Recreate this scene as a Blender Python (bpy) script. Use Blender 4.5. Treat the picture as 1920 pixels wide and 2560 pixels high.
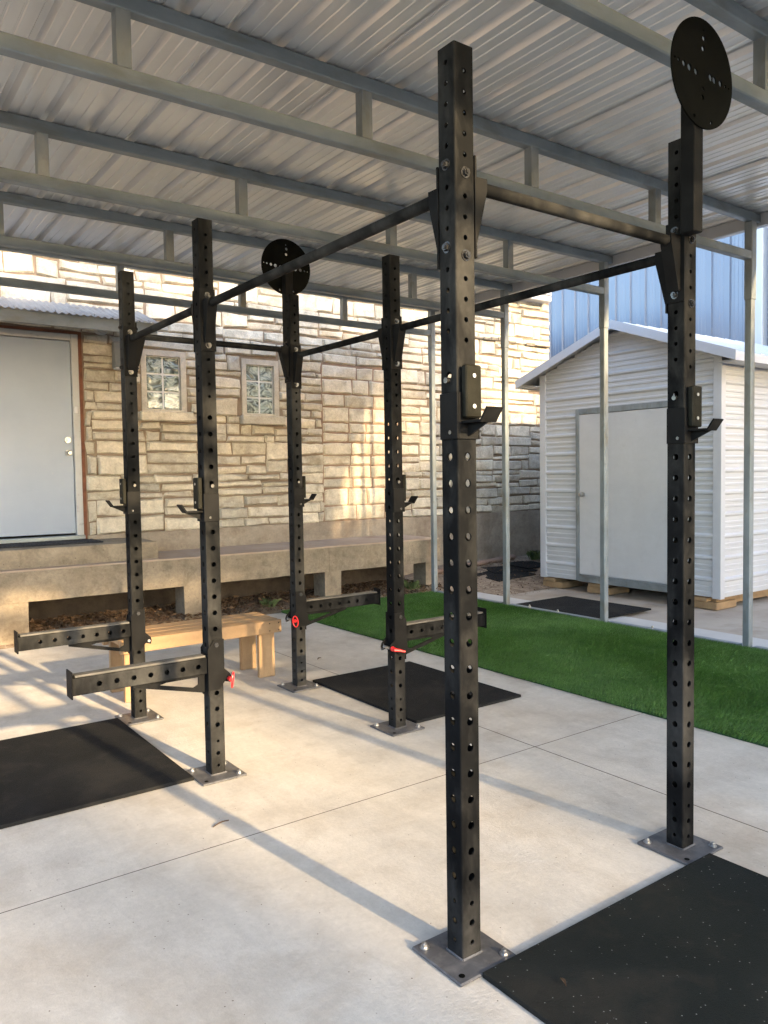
import bpy, math, random
import numpy as np
from mathutils import Vector, Matrix, noise

for o in list(bpy.data.objects): bpy.data.objects.remove(o, do_unlink=True)
S = bpy.context.scene
COL = S.collection
R = math.radians
random.seed(11)
rng = np.random.default_rng(5)

# ------------------------------------------------------------------ camera
CAM_POS = Vector((-1.5819, -1.785, 1.502))
YAW, PITCH, ROLL, FPX = 0.9422, -0.0480, -0.0149, 1954.36
fw = Vector((math.cos(PITCH)*math.cos(YAW), math.cos(PITCH)*math.sin(YAW), math.sin(PITCH)))
rt = fw.cross(Vector((0, 0, 1))).normalized(); up = rt.cross(fw)
rr = math.cos(ROLL)*rt + math.sin(ROLL)*up
uu = -math.sin(ROLL)*rt + math.cos(ROLL)*up
cd = bpy.data.cameras.new('camera'); cam = bpy.data.objects.new('camera', cd); COL.objects.link(cam)
m3 = Matrix((rr, uu, -fw)).transposed()
cam.matrix_world = Matrix.Translation(CAM_POS) @ m3.to_4x4()
cd.sensor_fit = 'HORIZONTAL'; cd.sensor_width = 36.0; cd.lens = 36.0*FPX/1920.0
cd.clip_start = 0.05; cd.clip_end = 2000
S.camera = cam
S.render.resolution_x = 768; S.render.resolution_y = 1024

# ------------------------------------------------------------------ sky, sun, exposure
SUN = Vector((0.13, -1.0, 0.352)).normalized()          # towards the sun
w = bpy.data.worlds.new('World'); S.world = w; w.use_nodes = True
nt = w.node_tree; bg = nt.nodes['Background']
sky = nt.nodes.new('ShaderNodeTexSky'); sky.sky_type = 'NISHITA'; sky.sun_disc = False
sky.sun_elevation = math.asin(SUN.z); sky.sun_rotation = math.atan2(SUN.x, SUN.y)
sky.air_density = 1.0; sky.dust_density = 1.2; sky.ozone_density = 1.0
nt.links.new(sky.outputs[0], bg.inputs[0]); bg.inputs[1].default_value = 0.15
sl = bpy.data.lights.new('sun', 'SUN'); sun = bpy.data.objects.new('sun', sl); COL.objects.link(sun)
sl.energy = 2.05; sl.angle = R(1.3); sl.color = (1.0, 0.74, 0.42)
sun.rotation_euler = SUN.to_track_quat('Z', 'Y').to_euler()
sun.location = SUN*40
S.view_settings.view_transform = 'Standard'; S.view_settings.look = 'None'
S.view_settings.exposure = 2.9; S.view_settings.gamma = 1.0
S.render.engine = 'CYCLES'
S.cycles.use_adaptive_sampling = True; S.cycles.adaptive_threshold = .02
S.cycles.use_denoising = True; S.cycles.denoising_prefilter = 'NONE'
S.cycles.max_bounces = 5; S.cycles.diffuse_bounces = 4; S.cycles.glossy_bounces = 3; S.cycles.transmission_bounces = 2; S.cycles.caustics_reflective = False; S.cycles.caustics_refractive = False

# ------------------------------------------------------------------ materials
def _ramp(n, L, src, stops):
    r = n.new('ShaderNodeValToRGB'); L.new(src, r.inputs[0])
    el = r.color_ramp.elements
    while len(el) < len(stops): el.new(0.5)
    for e, (p, c) in zip(el, stops):
        e.position = p; e.color = c if len(c) == 4 else (*c, 1)
    return r.outputs[0]
def _noise(n, L, co, scale, detail=4, rough=.55, stretch=None, dist=0):
    t = n.new('ShaderNodeTexNoise'); t.inputs['Scale'].default_value = scale
    t.inputs['Detail'].default_value = detail; t.inputs['Roughness'].default_value = rough
    t.inputs['Distortion'].default_value = dist
    if stretch:
        mp = n.new('ShaderNodeMapping'); mp.inputs['Scale'].default_value = stretch
        L.new(co, mp.inputs[0]); co = mp.outputs[0]
    L.new(co, t.inputs['Vector']); return t.outputs['Fac']
def _mix(n, L, f, a, b, mode='MIX'):
    m = n.new('ShaderNodeMix'); m.data_type = 'RGBA'; m.blend_type = mode
    for i, v in ((0, f), (6, a), (7, b)):
        if isinstance(v, (int, float)): m.inputs[i].default_value = v
        elif isinstance(v, tuple): m.inputs[i].default_value = v if len(v) == 4 else (*v, 1)
        else: L.new(v, m.inputs[i])
    return m.outputs[2]
def mat(name, c1, c2=None, scale=3., rough=.6, metal=0., bump=0., bscale=60., stretch=None, var=0.,
        stain=None, stain_scale=1.2, stain_lo=.52, stain_hi=.72, specks=None, speck_scale=120, speck_size=.12,
        rough2=None, spec=.5, island=None, grime=0., imix=.75):
    m = bpy.data.materials.new(name); m.use_nodes = True
    n = m.node_tree.nodes; L = m.node_tree.links; b = n['Principled BSDF']
    co = n.new('ShaderNodeTexCoord').outputs['Object']
    c2 = c2 or c1
    nz = _noise(n, L, co, scale, 5, .6, stretch)
    col = _ramp(n, L, nz, [(.32, c1), (.68, c2)])
    if stain:
        for i, (sc, k) in enumerate(((stain_scale, 1.), (stain_scale*4.3, .55))):
            s = _noise(n, L, co, sc, 6, .62, stretch, .4)
            f = _ramp(n, L, s, [(stain_lo, (0, 0, 0)), (stain_hi, (k, k, k))])
            col = _mix(n, L, f, col, stain)
    if specks:
        v = n.new('ShaderNodeTexVoronoi'); v.inputs['Scale'].default_value = speck_scale; L.new(co, v.inputs['Vector'])
        f = _ramp(n, L, v.outputs['Distance'], [(speck_size*.75, (1, 1, 1)), (speck_size, (0, 0, 0))])
        sel = n.new('ShaderNodeSeparateColor'); L.new(v.outputs['Color'], sel.inputs[0])
        f2 = _ramp(n, L, sel.outputs[0], [(.72, (0, 0, 0)), (.74, (1, 1, 1))])
        mm = n.new('ShaderNodeMath'); mm.operation = 'MULTIPLY'; L.new(f, mm.inputs[0]); L.new(f2, mm.inputs[1])
        col = _mix(n, L, mm.outputs[0], col, specks)
    if grime:
        for sc_, st_, k_ in ((9., (1, .35, 1), 1.), (45., None, .8), (3.2, (.3, 1, 1), 1.)):
            s = _noise(n, L, co, sc_, 7, .7, st_, .6)
            f = _ramp(n, L, s, [(.30, (1-grime*k_,)*3), (.70, (1+grime*k_*.5,)*3)])
            col = _mix(n, L, 1.0, col, f, 'MULTIPLY')
    if var:
        oi = n.new('ShaderNodeObjectInfo')
        v = _ramp(n, L, oi.outputs['Random'], [(0, (1-var,)*3), (.5, (1, 1-.1*var, 1-.25*var)), (1, (1+var*.5, 1+var*.45, 1+var*.35))])
        col = _mix(n, L, 1.0, col, v, 'MULTIPLY')
    if island:
        gi = n.new('ShaderNodeNewGeometry')
        v = _ramp(n, L, gi.outputs['Random Per Island'], [(0, island[0]), (.5, island[1]), (1, island[2])])
        col = _mix(n, L, imix, col, v)
    L.new(col, b.inputs['Base Color'])
    b.inputs['Metallic'].default_value = metal; b.inputs['Roughness'].default_value = rough
    b.inputs['Specular IOR Level'].default_value = spec
    if rough2 is not None:
        rn = _noise(n, L, co, scale*2.2, 5, .6, stretch)
        rv = n.new('ShaderNodeMapRange'); rv.inputs[1].default_value = .3; rv.inputs[2].default_value = .7
        rv.inputs[3].default_value = rough; rv.inputs[4].default_value = rough2
        L.new(rn, rv.inputs[0]); L.new(rv.outputs[0], b.inputs['Roughness'])
    if bump:
        bn = n.new('ShaderNodeBump'); bn.inputs['Strength'].default_value = bump; bn.inputs['Distance'].default_value = .01
        L.new(_noise(n, L, co, bscale, 6, .65, stretch), bn.inputs['Height']); L.new(bn.outputs[0], b.inputs['Normal'])
    return m
M = {}
M['concrete'] = mat('pale_concrete', (.575, .532, .468), (.65, .607, .54), 1.7, .72, bump=.3, bscale=70, stain=(.40, .335, .26),
                    stain_scale=1.1, stain_lo=.51, stain_hi=.82, specks=(.16, .12, .09), speck_scale=30, speck_size=.085, rough2=.55, grime=.12)
M['new_concrete'] = mat('white_concrete', (.50, .48, .45), (.56, .54, .51), 2., .75, bump=.1, bscale=80)
M['old_concrete'] = mat('tan_concrete', (.36, .30, .24), (.46, .40, .33), 1.2, .85, bump=.3, bscale=60, stain=(.25, .20, .15), stain_scale=.8)
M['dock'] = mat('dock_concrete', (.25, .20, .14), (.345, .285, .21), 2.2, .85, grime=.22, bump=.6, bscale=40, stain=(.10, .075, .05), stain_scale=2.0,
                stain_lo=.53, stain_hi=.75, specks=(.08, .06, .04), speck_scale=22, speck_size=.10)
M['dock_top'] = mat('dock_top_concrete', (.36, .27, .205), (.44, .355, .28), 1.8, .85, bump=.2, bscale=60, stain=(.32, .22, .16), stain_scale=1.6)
M['plinth'] = mat('plinth_render', (.27, .22, .17), (.35, .30, .24), 2.4, .9, grime=.18, bump=.35, bscale=50, stain=(.19, .14, .10), stain_scale=1.5)
M['steel'] = mat('dark_raw_steel', (.0055, .006, .0066), (.012, .0122, .0126), 3.2, .42, .0, bump=.04, bscale=160, stretch=(1, 1, .45),
                 stain=(.085, .083, .078), stain_scale=2.2, stain_lo=.47, stain_hi=.90, rough2=.55, spec=.015, grime=.2)
M['plate'] = mat('grey_base_plate_steel', (.070, .071, .077), (.12, .121, .128), 9, .5, .3, bump=.1, bscale=80, stain=(.19, .185, .185), stain_scale=7)
M['black'] = mat('black_powder_coat', (.003, .0034, .003), (.006, .0064, .0058), 8, .6, .0, bump=.06, bscale=300, spec=.02)
M['cup'] = mat('dark_grey_coated_steel', (.006, .006, .0065), (.013, .013, .013), 8, .5, 0, bump=.06, bscale=260, spec=.05)
M['pad'] = mat('scuffed_plastic_pad', (.008, .008, .006), (.016, .0155, .012), 14, .45, 0, spec=.06, bump=.08, bscale=90, stain=(.20, .195, .18), stain_scale=16, stain_lo=.66, stain_hi=.80)
M['padtop'] = mat('grey_plastic_strip', (.06, .058, .052), (.10, .096, .088), 16, .55, 0, stain=(.09, .08, .07), stain_scale=10)
M['zinc'] = mat('zinc_bolt', (.34, .35, .36), (.46, .46, .46), 20, .36, .9)
M['blackbolt'] = mat('dark_bolt', (.06, .06, .065), (.10, .10, .10), 20, .25, .85)
M['red'] = mat('red_plastic_handle', (.62, .015, .02), (.70, .03, .03), 8, .35)
M['galv'] = mat('galvanised_tube', (.185, .215, .235), (.29, .325, .345), 5, .45, .4, bump=.05, bscale=120, stretch=(1, 1, .5),
                stain=(.17, .16, .13), stain_scale=3.5, stain_lo=.54, stain_hi=.76, rough2=.6)
M['galvz'] = mat('galvanised_chord', (.185, .215, .235), (.29, .325, .345), 5, .45, .4, bump=.05, bscale=120, stretch=(.4, 1, 1),
                 stain=(.17, .16, .13), stain_scale=3.0, stain_lo=.54, stain_hi=.76, rough2=.6)
M['roof'] = mat('galvanised_roof_sheet', (.68, .69, .695), (.75, .76, .765), 1.4, .30, .52, rough2=.40)
M['white'] = mat('white_sheet_metal', (.51, .52, .54), (.56, .57, .59), 1.5, .36, .0, stain=(.50, .50, .505), stain_scale=1.4, stain_lo=.55)
M['awning'] = mat('dull_corrugated_sheet', (.30, .305, .31), (.37, .37, .37), 2, .5, .2, stain=(.23, .20, .165), stain_scale=2.5, grime=.1)
M['trim'] = mat('white_trim', (.48, .49, .52), (.53, .54, .57), 3, .4, .05)
M['blue'] = mat('blue_metal_siding', (.175, .205, .27), (.20, .235, .30), 1.5, .34, .25, bump=.02, bscale=20, stretch=(1, 1, .2))
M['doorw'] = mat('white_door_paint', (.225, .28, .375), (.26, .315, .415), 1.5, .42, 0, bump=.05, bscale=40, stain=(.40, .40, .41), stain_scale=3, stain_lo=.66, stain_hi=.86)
M['sheddoor'] = mat('white_shed_door_paint', (.54, .54, .545), (.59, .59, .595), 1.2, .42, 0, stain=(.47, .465, .46), stain_scale=2.0, stain_lo=.62, stain_hi=.85, grime=.04)
M['frame'] = mat('grey_white_frame', (.34, .345, .35), (.41, .415, .42), 4, .5, 0, stain=(.22, .205, .18), stain_scale=6, stain_lo=.6)
M['rust'] = mat('rust_brown_caulk', (.10, .035, .018), (.19, .07, .035), 9, .8)
M['stone'] = mat('cream_limestone', (.56, .505, .41), (.68, .63, .535), 5, .88, bump=1.2, bscale=22, var=.26, stain=(.28, .22, .155), grime=.24, stain_scale=3.2, stain_lo=.55, stain_hi=.80)
M['block'] = mat('warm_limestone_block', (.54, .475, .37), (.65, .59, .48), 5, .88, grime=.24, bump=.9, bscale=26, var=.2, stain=(.36, .27, .18), stain_scale=3.2, stain_lo=.58, stain_hi=.82)
M['mortar'] = mat('brown_grey_mortar', (.17, .125, .09), (.25, .195, .145), 6, .95, bump=.5, bscale=60)
M['mortar2'] = mat('reddish_mortar', (.21, .13, .09), (.28, .19, .135), 6, .95, bump=.5, bscale=60)
M['render'] = mat('window_surround_render', (.47, .42, .345), (.56, .51, .43), 6, .9, grime=.2, bump=.5, bscale=40)
M['rubber'] = mat('black_rubber_mat', (.010, .0105, .011), (.018, .0185, .019), 2.2, .85, bump=.5, bscale=190, stain=(.032, .030, .027), stain_scale=1.8, spec=.12)
M['rubberspeck'] = mat('flecked_rubber_mat', (.007, .010, .010), (.013, .016, .016), 2.2, .82, bump=.5, bscale=190, stain=(.028, .026, .022), stain_scale=1.6,
                       specks=(.20, .215, .21), speck_scale=58, speck_size=.14, spec=.12)
M['doormat'] = mat('charcoal_ribbed_mat', (.018, .018, .022), (.03, .03, .034), 6, .9, bump=.8, bscale=120)
M['wood'] = mat('pine_board', (.35, .215, .108), (.445, .29, .155), 3.0, .55, 0, bump=.12, bscale=50, stretch=(.12, 1.6, 1.6), var=.12, stain=(.24, .115, .042), stain_scale=2.4, stain_lo=.54, stain_hi=.74, grime=.12)
M['woodz'] = mat('pine_leg', (.36, .225, .113), (.455, .30, .16), 3.0, .55, 0, bump=.12, bscale=50, stretch=(1.6, 1.6, .14), var=.12, stain=(.24, .115, .042), stain_scale=2.4, stain_lo=.56, stain_hi=.76, grime=.12)
M['timber'] = mat('old_timber_block', (.26, .17, .09), (.38, .25, .13), 6, .85, bump=.4, bscale=40)
M['dirt'] = mat('brown_gravel_dirt', (.20, .14, .095), (.36, .28, .20), 14, .95, bump=1., bscale=55, stain=(.10, .065, .04), stain_scale=2.4, specks=(.46, .40, .33), speck_scale=34, speck_size=.25)
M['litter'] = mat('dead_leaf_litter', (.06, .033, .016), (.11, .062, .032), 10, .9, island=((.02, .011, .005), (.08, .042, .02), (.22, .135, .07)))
M['turf'] = mat('turf_backing', (.010, .035, .010), (.02, .06, .018), 8, .95)
M['blade'] = mat('artificial_grass_blade', (.036, .115, .012), (.10, .225, .035), 2.2, .5, stain=(.15, .28, .075), stain_scale=3., stain_lo=.52, stain_hi=.75, grime=.3, imix=.45, island=((.022, .085, .008), (.055, .15, .018), (.14, .27, .06)))
M['weed'] = mat('weed_leaf', (.07, .10, .025), (.11, .14, .045), 4, .7)
M['leaf'] = mat('tree_leaf', (.04, .075, .02), (.08, .12, .035), 2, .6)
M['bark'] = mat('tree_bark', (.10, .075, .055), (.17, .13, .10), 9, .9, bump=.8, bscale=20)
M['lightbox'] = mat('grey_lamp_housing', (.16, .17, .18), (.22, .23, .24), 5, .5)
M['soil_shade'] = mat('soil_and_dock_shade', (.045, .032, .022), (.075, .055, .038), 9, .95, bump=.8, bscale=40)  # joint soil; its dark tone also paints the shade beneath the dock
M['fence'] = mat('added_fence_board', (.20, .165, .125), (.28, .235, .18), 5, .9, bump=.4, bscale=30, stretch=(1, 1, .2), var=.2)
M['sand'] = mat('ground_soil', (.26, .22, .15), (.34, .29, .20), 2, .95, bump=.4, bscale=20)
M['dark'] = mat('dark_stained_ledge', (.10, .085, .07), (.22, .19, .15), 14, .95, bump=.8, bscale=30)
M['pipe'] = mat('brown_clay_pipe', (.22, .14, .10), (.30, .20, .15), 6, .8)

def glass_block_mat():
    m = bpy.data.materials.new('wavy_glass_block'); m.use_nodes = True
    n = m.node_tree.nodes; L = m.node_tree.links; b = n['Principled BSDF']
    co = n.new('ShaderNodeTexCoord').outputs['Object']
    nz = _noise(n, L, co, 5.5, 1, .5, (1, 1, 1.6), 2.4)
    col = _ramp(n, L, nz, [(.32, (.03, .04, .036)), (.44, (.14, .175, .16)), (.53, (.36, .42, .39)), (.62, (.20, .245, .225)), (.74, (.06, .075, .068))])  # refracted swirl of light and dark painted into the base colour
    L.new(col, b.inputs['Base Color']); b.inputs['Roughness'].default_value = .08
    b.inputs['Coat Weight'].default_value = .6
    bn = n.new('ShaderNodeBump'); bn.inputs['Strength'].default_value = .9; bn.inputs['Distance'].default_value = .03
    L.new(nz, bn.inputs['Height']); L.new(bn.outputs[0], b.inputs['Normal'])
    return m
M['glass'] = glass_block_mat()

# ------------------------------------------------------------------ builders
def wloc(p):
    v = Vector((0, 0, 0))
    while p: v += p.location; p = p.parent
    return v
def tag(o, label=None, cat=None, group=None, kind=None):
    for k, v in (('label', label), ('category', cat), ('group', group), ('kind', kind)):
        if v: o[k] = v
    return o
def empty(name, loc, label, cat, group=None):
    o = bpy.data.objects.new(name, None); COL.objects.link(o); o.location = loc; o.empty_display_size = .1
    return tag(o, label, cat, group)
class MB:
    def __init__(s): s.v = []; s.f = []
    def add(s, vs, fs):
        b = len(s.v); s.v += [tuple(q) for q in vs]; s.f += [tuple(i+b for i in q) for q in fs]; return s
    def box(s, x0, x1, y0, y1, z0, z1, c=0.):
        if c <= 0:
            vs = [(x, y, z) for z in (z0, z1) for y in (y0, y1) for x in (x0, x1)]
            return s.add(vs, [(0, 2, 3, 1), (4, 5, 7, 6), (0, 1, 5, 4), (2, 6, 7, 3), (0, 4, 6, 2), (1, 3, 7, 5)])
        X = (x0, x1); Y = (y0, y1); Z = (z0, z1); sg = (1, -1)
        vs = []; ix = {}
        for i in (0, 1):
            for j in (0, 1):
                for k in (0, 1):
                    for a in range(3):
                        p = [X[i]+sg[i]*c*(a != 0), Y[j]+sg[j]*c*(a != 1), Z[k]+sg[k]*c*(a != 2)]
                        ix[i, j, k, a] = len(vs); vs.append(p)
        fs = []
        q = [(0, 0), (1, 0), (1, 1), (0, 1)]
        for i in (0, 1):
            fs.append([ix[i, a, b, 0] for a, b in q]); fs.append([ix[a, i, b, 1] for a, b in q]); fs.append([ix[a, b, i, 2] for a, b in q])
        for i in (0, 1):
            for j in (0, 1):
                fs.append([ix[i, j, 0, 0], ix[i, j, 1, 0], ix[i, j, 1, 1], ix[i, j, 0, 1]])
                fs.append([ix[i, 0, j, 0], ix[i, 1, j, 0], ix[i, 1, j, 2], ix[i, 0, j, 2]])
                fs.append([ix[0, i, j, 1], ix[1, i, j, 1], ix[1, i, j, 2], ix[0, i, j, 2]])
                for k in (0, 1): fs.append([ix[i, j, k, 0], ix[i, j, k, 1], ix[i, j, k, 2]])
        cen = Vector(((x0+x1)/2, (y0+y1)/2, (z0+z1)/2)); out = []
        for fc in fs:
            p = [Vector(vs[t]) for t in fc]; nn = (p[1]-p[0]).cross(p[2]-p[0]); mid = sum(p, Vector())/len(p)
            out.append(fc if nn.dot(mid-cen) > 0 else fc[::-1])
        return s.add(vs, out)
    def cyl(s, p0, p1, r0, r1=None, n=12, caps=True):
        p0 = Vector(p0); p1 = Vector(p1); r1 = r0 if r1 is None else r1
        d = (p1-p0).normalized(); a = d.orthogonal().normalized(); b = d.cross(a)
        vs = []
        for p, r in ((p0, r0), (p1, r1)):
            for i in range(n):
                t = 2*math.pi*i/n; vs.append(p+a*math.cos(t)*r+b*math.sin(t)*r)
        fs = [(i, (i+1) % n, n+(i+1) % n, n+i) for i in range(n)]
        if caps: fs += [tuple(range(n-1, -1, -1)), tuple(range(n, 2*n))]
        return s.add(vs, fs)
    def prism(s, poly, axis, a0, a1):
        # poly: 2-D outline; axis 'x','y','z' is the extrusion axis
        def p3(u, v, t): return {'x': (t, u, v), 'y': (u, t, v), 'z': (u, v, t)}[axis]
        n = len(poly); vs = [p3(u, v, a0) for u, v in poly]+[p3(u, v, a1) for u, v in poly]
        fs = [tuple(range(n)), tuple(range(2*n-1, n-1, -1))]+[(i, n+i, n+(i+1) % n, (i+1) % n) for i in range(n)]
        return s.add(vs, fs)
    def torus(s, c, nrm, R0, r, n=20, k=6, sx=1., sdir=None):
        c = Vector(c); d = Vector(nrm).normalized(); a = Vector(sdir).normalized() if sdir else d.orthogonal().normalized(); b = d.cross(a)
        vs = []; fs = []
        for i in range(n):
            t = 2*math.pi*i/n; rad = a*math.cos(t)*sx+b*math.sin(t); cp = c+rad*R0; rd = (a*math.cos(t)+b*math.sin(t))
            for j in range(k):
                q = 2*math.pi*j/k; vs.append(cp+rd*r*math.cos(q)+d*r*math.sin(q))
        for i in range(n):
            for j in range(k): fs.append((i*k+j, ((i+1) % n)*k+j, ((i+1) % n)*k+(j+1) % k, i*k+(j+1) % k))
        return s.add(vs, fs)
    def build(s, name, m, parent=None, smooth=False, origin=None, recalc=False):
        off = wloc(parent) if parent else (Vector(origin) if origin else Vector((0, 0, 0)))
        me = bpy.data.meshes.new(name)
        me.from_pydata([(q[0]-off.x, q[1]-off.y, q[2]-off.z) for q in s.v], [], s.f)
        if recalc:
            import bmesh
            bm = bmesh.new(); bm.from_mesh(me); bmesh.ops.recalc_face_normals(bm, faces=bm.faces); bm.to_mesh(me); bm.free()
        me.materials.append(M[m] if isinstance(m, str) else m)
        if smooth:
            me.polygons.foreach_set('use_smooth', [True]*len(me.polygons))
            if smooth == 'auto':
                me.set_sharp_from_angle(angle=R(35))
        me.update()
        o = bpy.data.objects.new(name, me); COL.objects.link(o)
        if parent: o.parent = parent
        elif origin: o.location = off
        return o
def copy_tree(o, parent=None):
    c = o.copy(); COL.objects.link(c)
    if parent: c.parent = parent
    for ch in list(o.children): copy_tree(ch, c)
    return c
def hexbolt(b, p, d, r=.011, h=.008, washer=True):
    p = Vector(p); d = Vector(d).normalized()
    if washer: b.cyl(p, p+d*.003, r*1.5, n=14)
    b.cyl(p+d*.003*washer, p+d*(h+.003*washer), r, n=6)
    b.cyl(p+d*(h+.003*washer), p+d*(h+.007), r*.55, n=10)
    return b

def holed_tube(b, half, L0, L1, holes_x, holes_y, rad=.006, thick=.005, frame=None, n=14, halfy=None):
    """square tube along local z; holes_x: (z, r) through the +-x faces, holes_y through the +-y faces"""
    hx, hy = half, (halfy or half)
    frame = frame or (lambda u, v, t: (u, v, t))
    def face(hw, ho, holes, place):
        def P(u, t, d=0.): return frame(*place(u, t, d))
        t0 = L0
        def quad(a, c):
            if c-a > 1e-5: b.add([P(-hw, a), P(hw, a), P(hw, c), P(-hw, c)], [(0, 1, 2, 3)])
        for z, r in sorted(holes):
            d = r+.006
            if z-d < t0-1e-6 or z+d > L1: continue
            quad(t0, z-d); t0 = z+d
            ang = [2*math.pi*(i+.5)/n for i in range(n)]
            cp = [(r*math.cos(a), r*math.sin(a)) for a in ang]; bp = []
            for a in ang:
                ca, sa = math.cos(a), math.sin(a)
                k = min(hw/abs(ca) if abs(ca) > 1e-9 else 9, d/abs(sa) if abs(sa) > 1e-9 else 9); bp.append((k*ca, k*sa))
            for i in range(n):
                j = (i+1) % n
                pts = [cp[j], cp[i], bp[i]]
                on = lambda q: abs(abs(q[0])-hw) < 1e-7
                if on(bp[i]) != on(bp[j]): pts.append((math.copysign(hw, (bp[i] if on(bp[i]) else bp[j])[0]), math.copysign(d, (bp[j] if on(bp[i]) else bp[i])[1])))
                pts.append(bp[j])
                b.add([P(u, z+v) for u, v in pts], [tuple(range(len(pts)))[::-1]])
                b.add([P(cp[i][0], z+cp[i][1]), P(cp[j][0], z+cp[j][1]), P(cp[j][0], z+cp[j][1], thick), P(cp[i][0], z+cp[i][1], thick)], [(0, 1, 2, 3)])
        quad(t0, L1)
    face(hx-rad, hy, holes_y, lambda u, t, d: (u, -(hy-d), t))
    face(hx-rad, hy, holes_y, lambda u, t, d: (-u, (hy-d), t))
    face(hy-rad, hx, holes_x, lambda u, t, d: ((hx-d), u, t))
    face(hy-rad, hx, holes_x, lambda u, t, d: (-(hx-d), -u, t))
    for sx, sy, a0 in ((1, -1, -90), (1, 1, 0), (-1, 1, 90), (-1, -1, 180)):
        cx, cy = sx*(hx-rad), sy*(hy-rad); k = 4
        pts = [(cx+rad*math.cos(R(a0+90*i/k)), cy+rad*math.sin(R(a0+90*i/k))) for i in range(k+1)]
        b.add([frame(x, y, L0) for x, y in pts]+[frame(x, y, L1) for x, y in pts], [(i, i+1, k+2+i, k+1+i) for i in range(k)])
    return b

def each(specs, name, m, parent, smooth='auto', local=False):
    """small repeated pieces: every piece an object of its own"""
    for fn in specs:
        B = MB(); fn(B)
        if local:
            me = bpy.data.meshes.new(name); me.from_pydata(B.v, [], B.f); me.materials.append(M[m])
            o = bpy.data.objects.new(name, me); COL.objects.link(o); o.parent = parent
        else: B.build(name, m, parent, smooth=smooth)

# ================================================================== THE SETTING
def struct(o, kind='structure'): o['kind'] = kind; return o
WY = 6.9                                                  # face of the stone wall
struct(MB().box(-400, 400, -400, 400, -.6, -.14).build('ground', 'sand'))
# gently rising soil strip in front of and under the building
b = MB(); xs = np.linspace(-6, 10, 60); ys = np.linspace(5.2, 7.2, 18)
for y in ys:
    for x in xs:
        t = min(max((y-5.70)/.5, 0), 1); z = -.05+.10*t*t*(3-2*t)
        if x > 4.9:
            s = min((x-4.9)/.8, 1); t2 = min(max((y-5.0)/1.9, 0), 1); z = (1-s)*z+s*(-.05+.24*t2)
        z += .018*noise.noise((x*3, y*3, 1))+.010*noise.noise((x*11, y*11, 4))
        b.v.append((x, y, z))
nx = len(xs)
for j in range(len(ys)-1):
    for i in range(nx-1): a = j*nx+i; b.f.append((a, a+1, a+nx+1, a+nx))
struct(b.build('soil_strip', 'dirt', smooth=True))
# patio slab: panels cast between open joints
patio = MB().box(-5.2, 4.70, -5.5, 5.82, -.125, -.045).build('patio', 'dirt'); struct(patio)
JX = [-5.2, -1.62, 1.55, 4.70]; JY = [-5.5, -2.0, 1.15, 5.80]
for i in range(3):
    for j in range(3):
        MB().box(JX[i]+.0035, JX[i+1]-.0035, JY[j]+.003, JY[j+1]-.003, -.044, 0).build('concrete_panel', 'concrete', patio)
for x in JX[1:3]: MB().box(x-.0034, x+.0034, -5.4, 5.78, -.044, -.0005).build('joint_filler', 'soil_shade', patio)
for y in JY[1:3]: MB().box(-5.1, 4.69, y-.0029, y+.0029, -.044, -.0003).build('joint_filler', 'soil_shade', patio)
struct(MB().box(4.704, 5.17, -5.5, 5.55, -.10, -.006, .008).build('pavement_strip', 'new_concrete'))
b = MB(); xs = np.linspace(5.174, 16, 60); ys = np.linspace(-8, 5.15, 60)
for y in ys:
    for x in xs: b.v.append((x, y-.0+(.22*noise.noise((x*.9, 7, 3)) if y > 5.1 else 0), -.022+.008*noise.noise((x*1.3, y*1.3, 2))))
for j in range(59):
    for i in range(59): a = j*60+i; b.f.append((a, a+1, a+61, a+60))
struct(b.build('yard_pavement', 'old_concrete', smooth=True))

# ------------------------------------------------------------------ stone building
BX0, BX1, BTOP = -6.0, 8.06, 4.30
bld = empty('stone_building', (1.0, WY, 0), 'cream limestone building with white door, raised dock and glass block windows', 'building')
OPEN = [(-.32, .77, .80, 3.055), (1.41, 1.925, 2.25, 2.935), (2.635, 3.125, 2.24, 2.92)]   # door, two windows
wallm = MB()
def rects_minus(rs, o):
    out = []
    for x0, x1, z0, z1 in rs:
        ox0, ox1, oz0, oz1 = o
        if ox0 >= x1 or ox1 <= x0 or oz0 >= z1 or oz1 <= z0: out.append((x0, x1, z0, z1)); continue
        if x0 < ox0: out.append((x0, ox0, z0, z1))
        if x1 > ox1: out.append((ox1, x1, z0, z1))
        xa, xb = max(x0, ox0), min(x1, ox1)
        if z0 < oz0: out.append((xa, xb, z0, oz0))
        if z1 > oz1: out.append((xa, xb, oz1, z1))
    return out
rs = [(BX0, BX1, .0, BTOP)]
for o in OPEN: rs = rects_minus(rs, o)
for r in rs: wallm.box(r[0], r[1], WY, WY+.3, r[2], r[3])
wallm.build('wall', 'mortar', bld)
MB().box(BX0, BX0+.3, WY+.3, 14, 0, BTOP).box(BX1-.3, BX1, WY+.3, 14, 0, BTOP).box(BX0, BX1, 14, 14.3, 0, BTOP).build('side_wall', 'mortar', bld)
MB().box(BX0-.1, BX1-.02, WY-.02, 14.4, BTOP+.02, BTOP+.12).build('roof', 'trim', bld)
MB().box(BX0-.1, BX1-.16, WY-.21, WY-.003, 4.17, 4.34, .01).box(BX0-.1, BX1-.18, WY-.235, WY-.205, 4.26, 4.37, .006).build('cornice', 'trim', bld)
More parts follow.
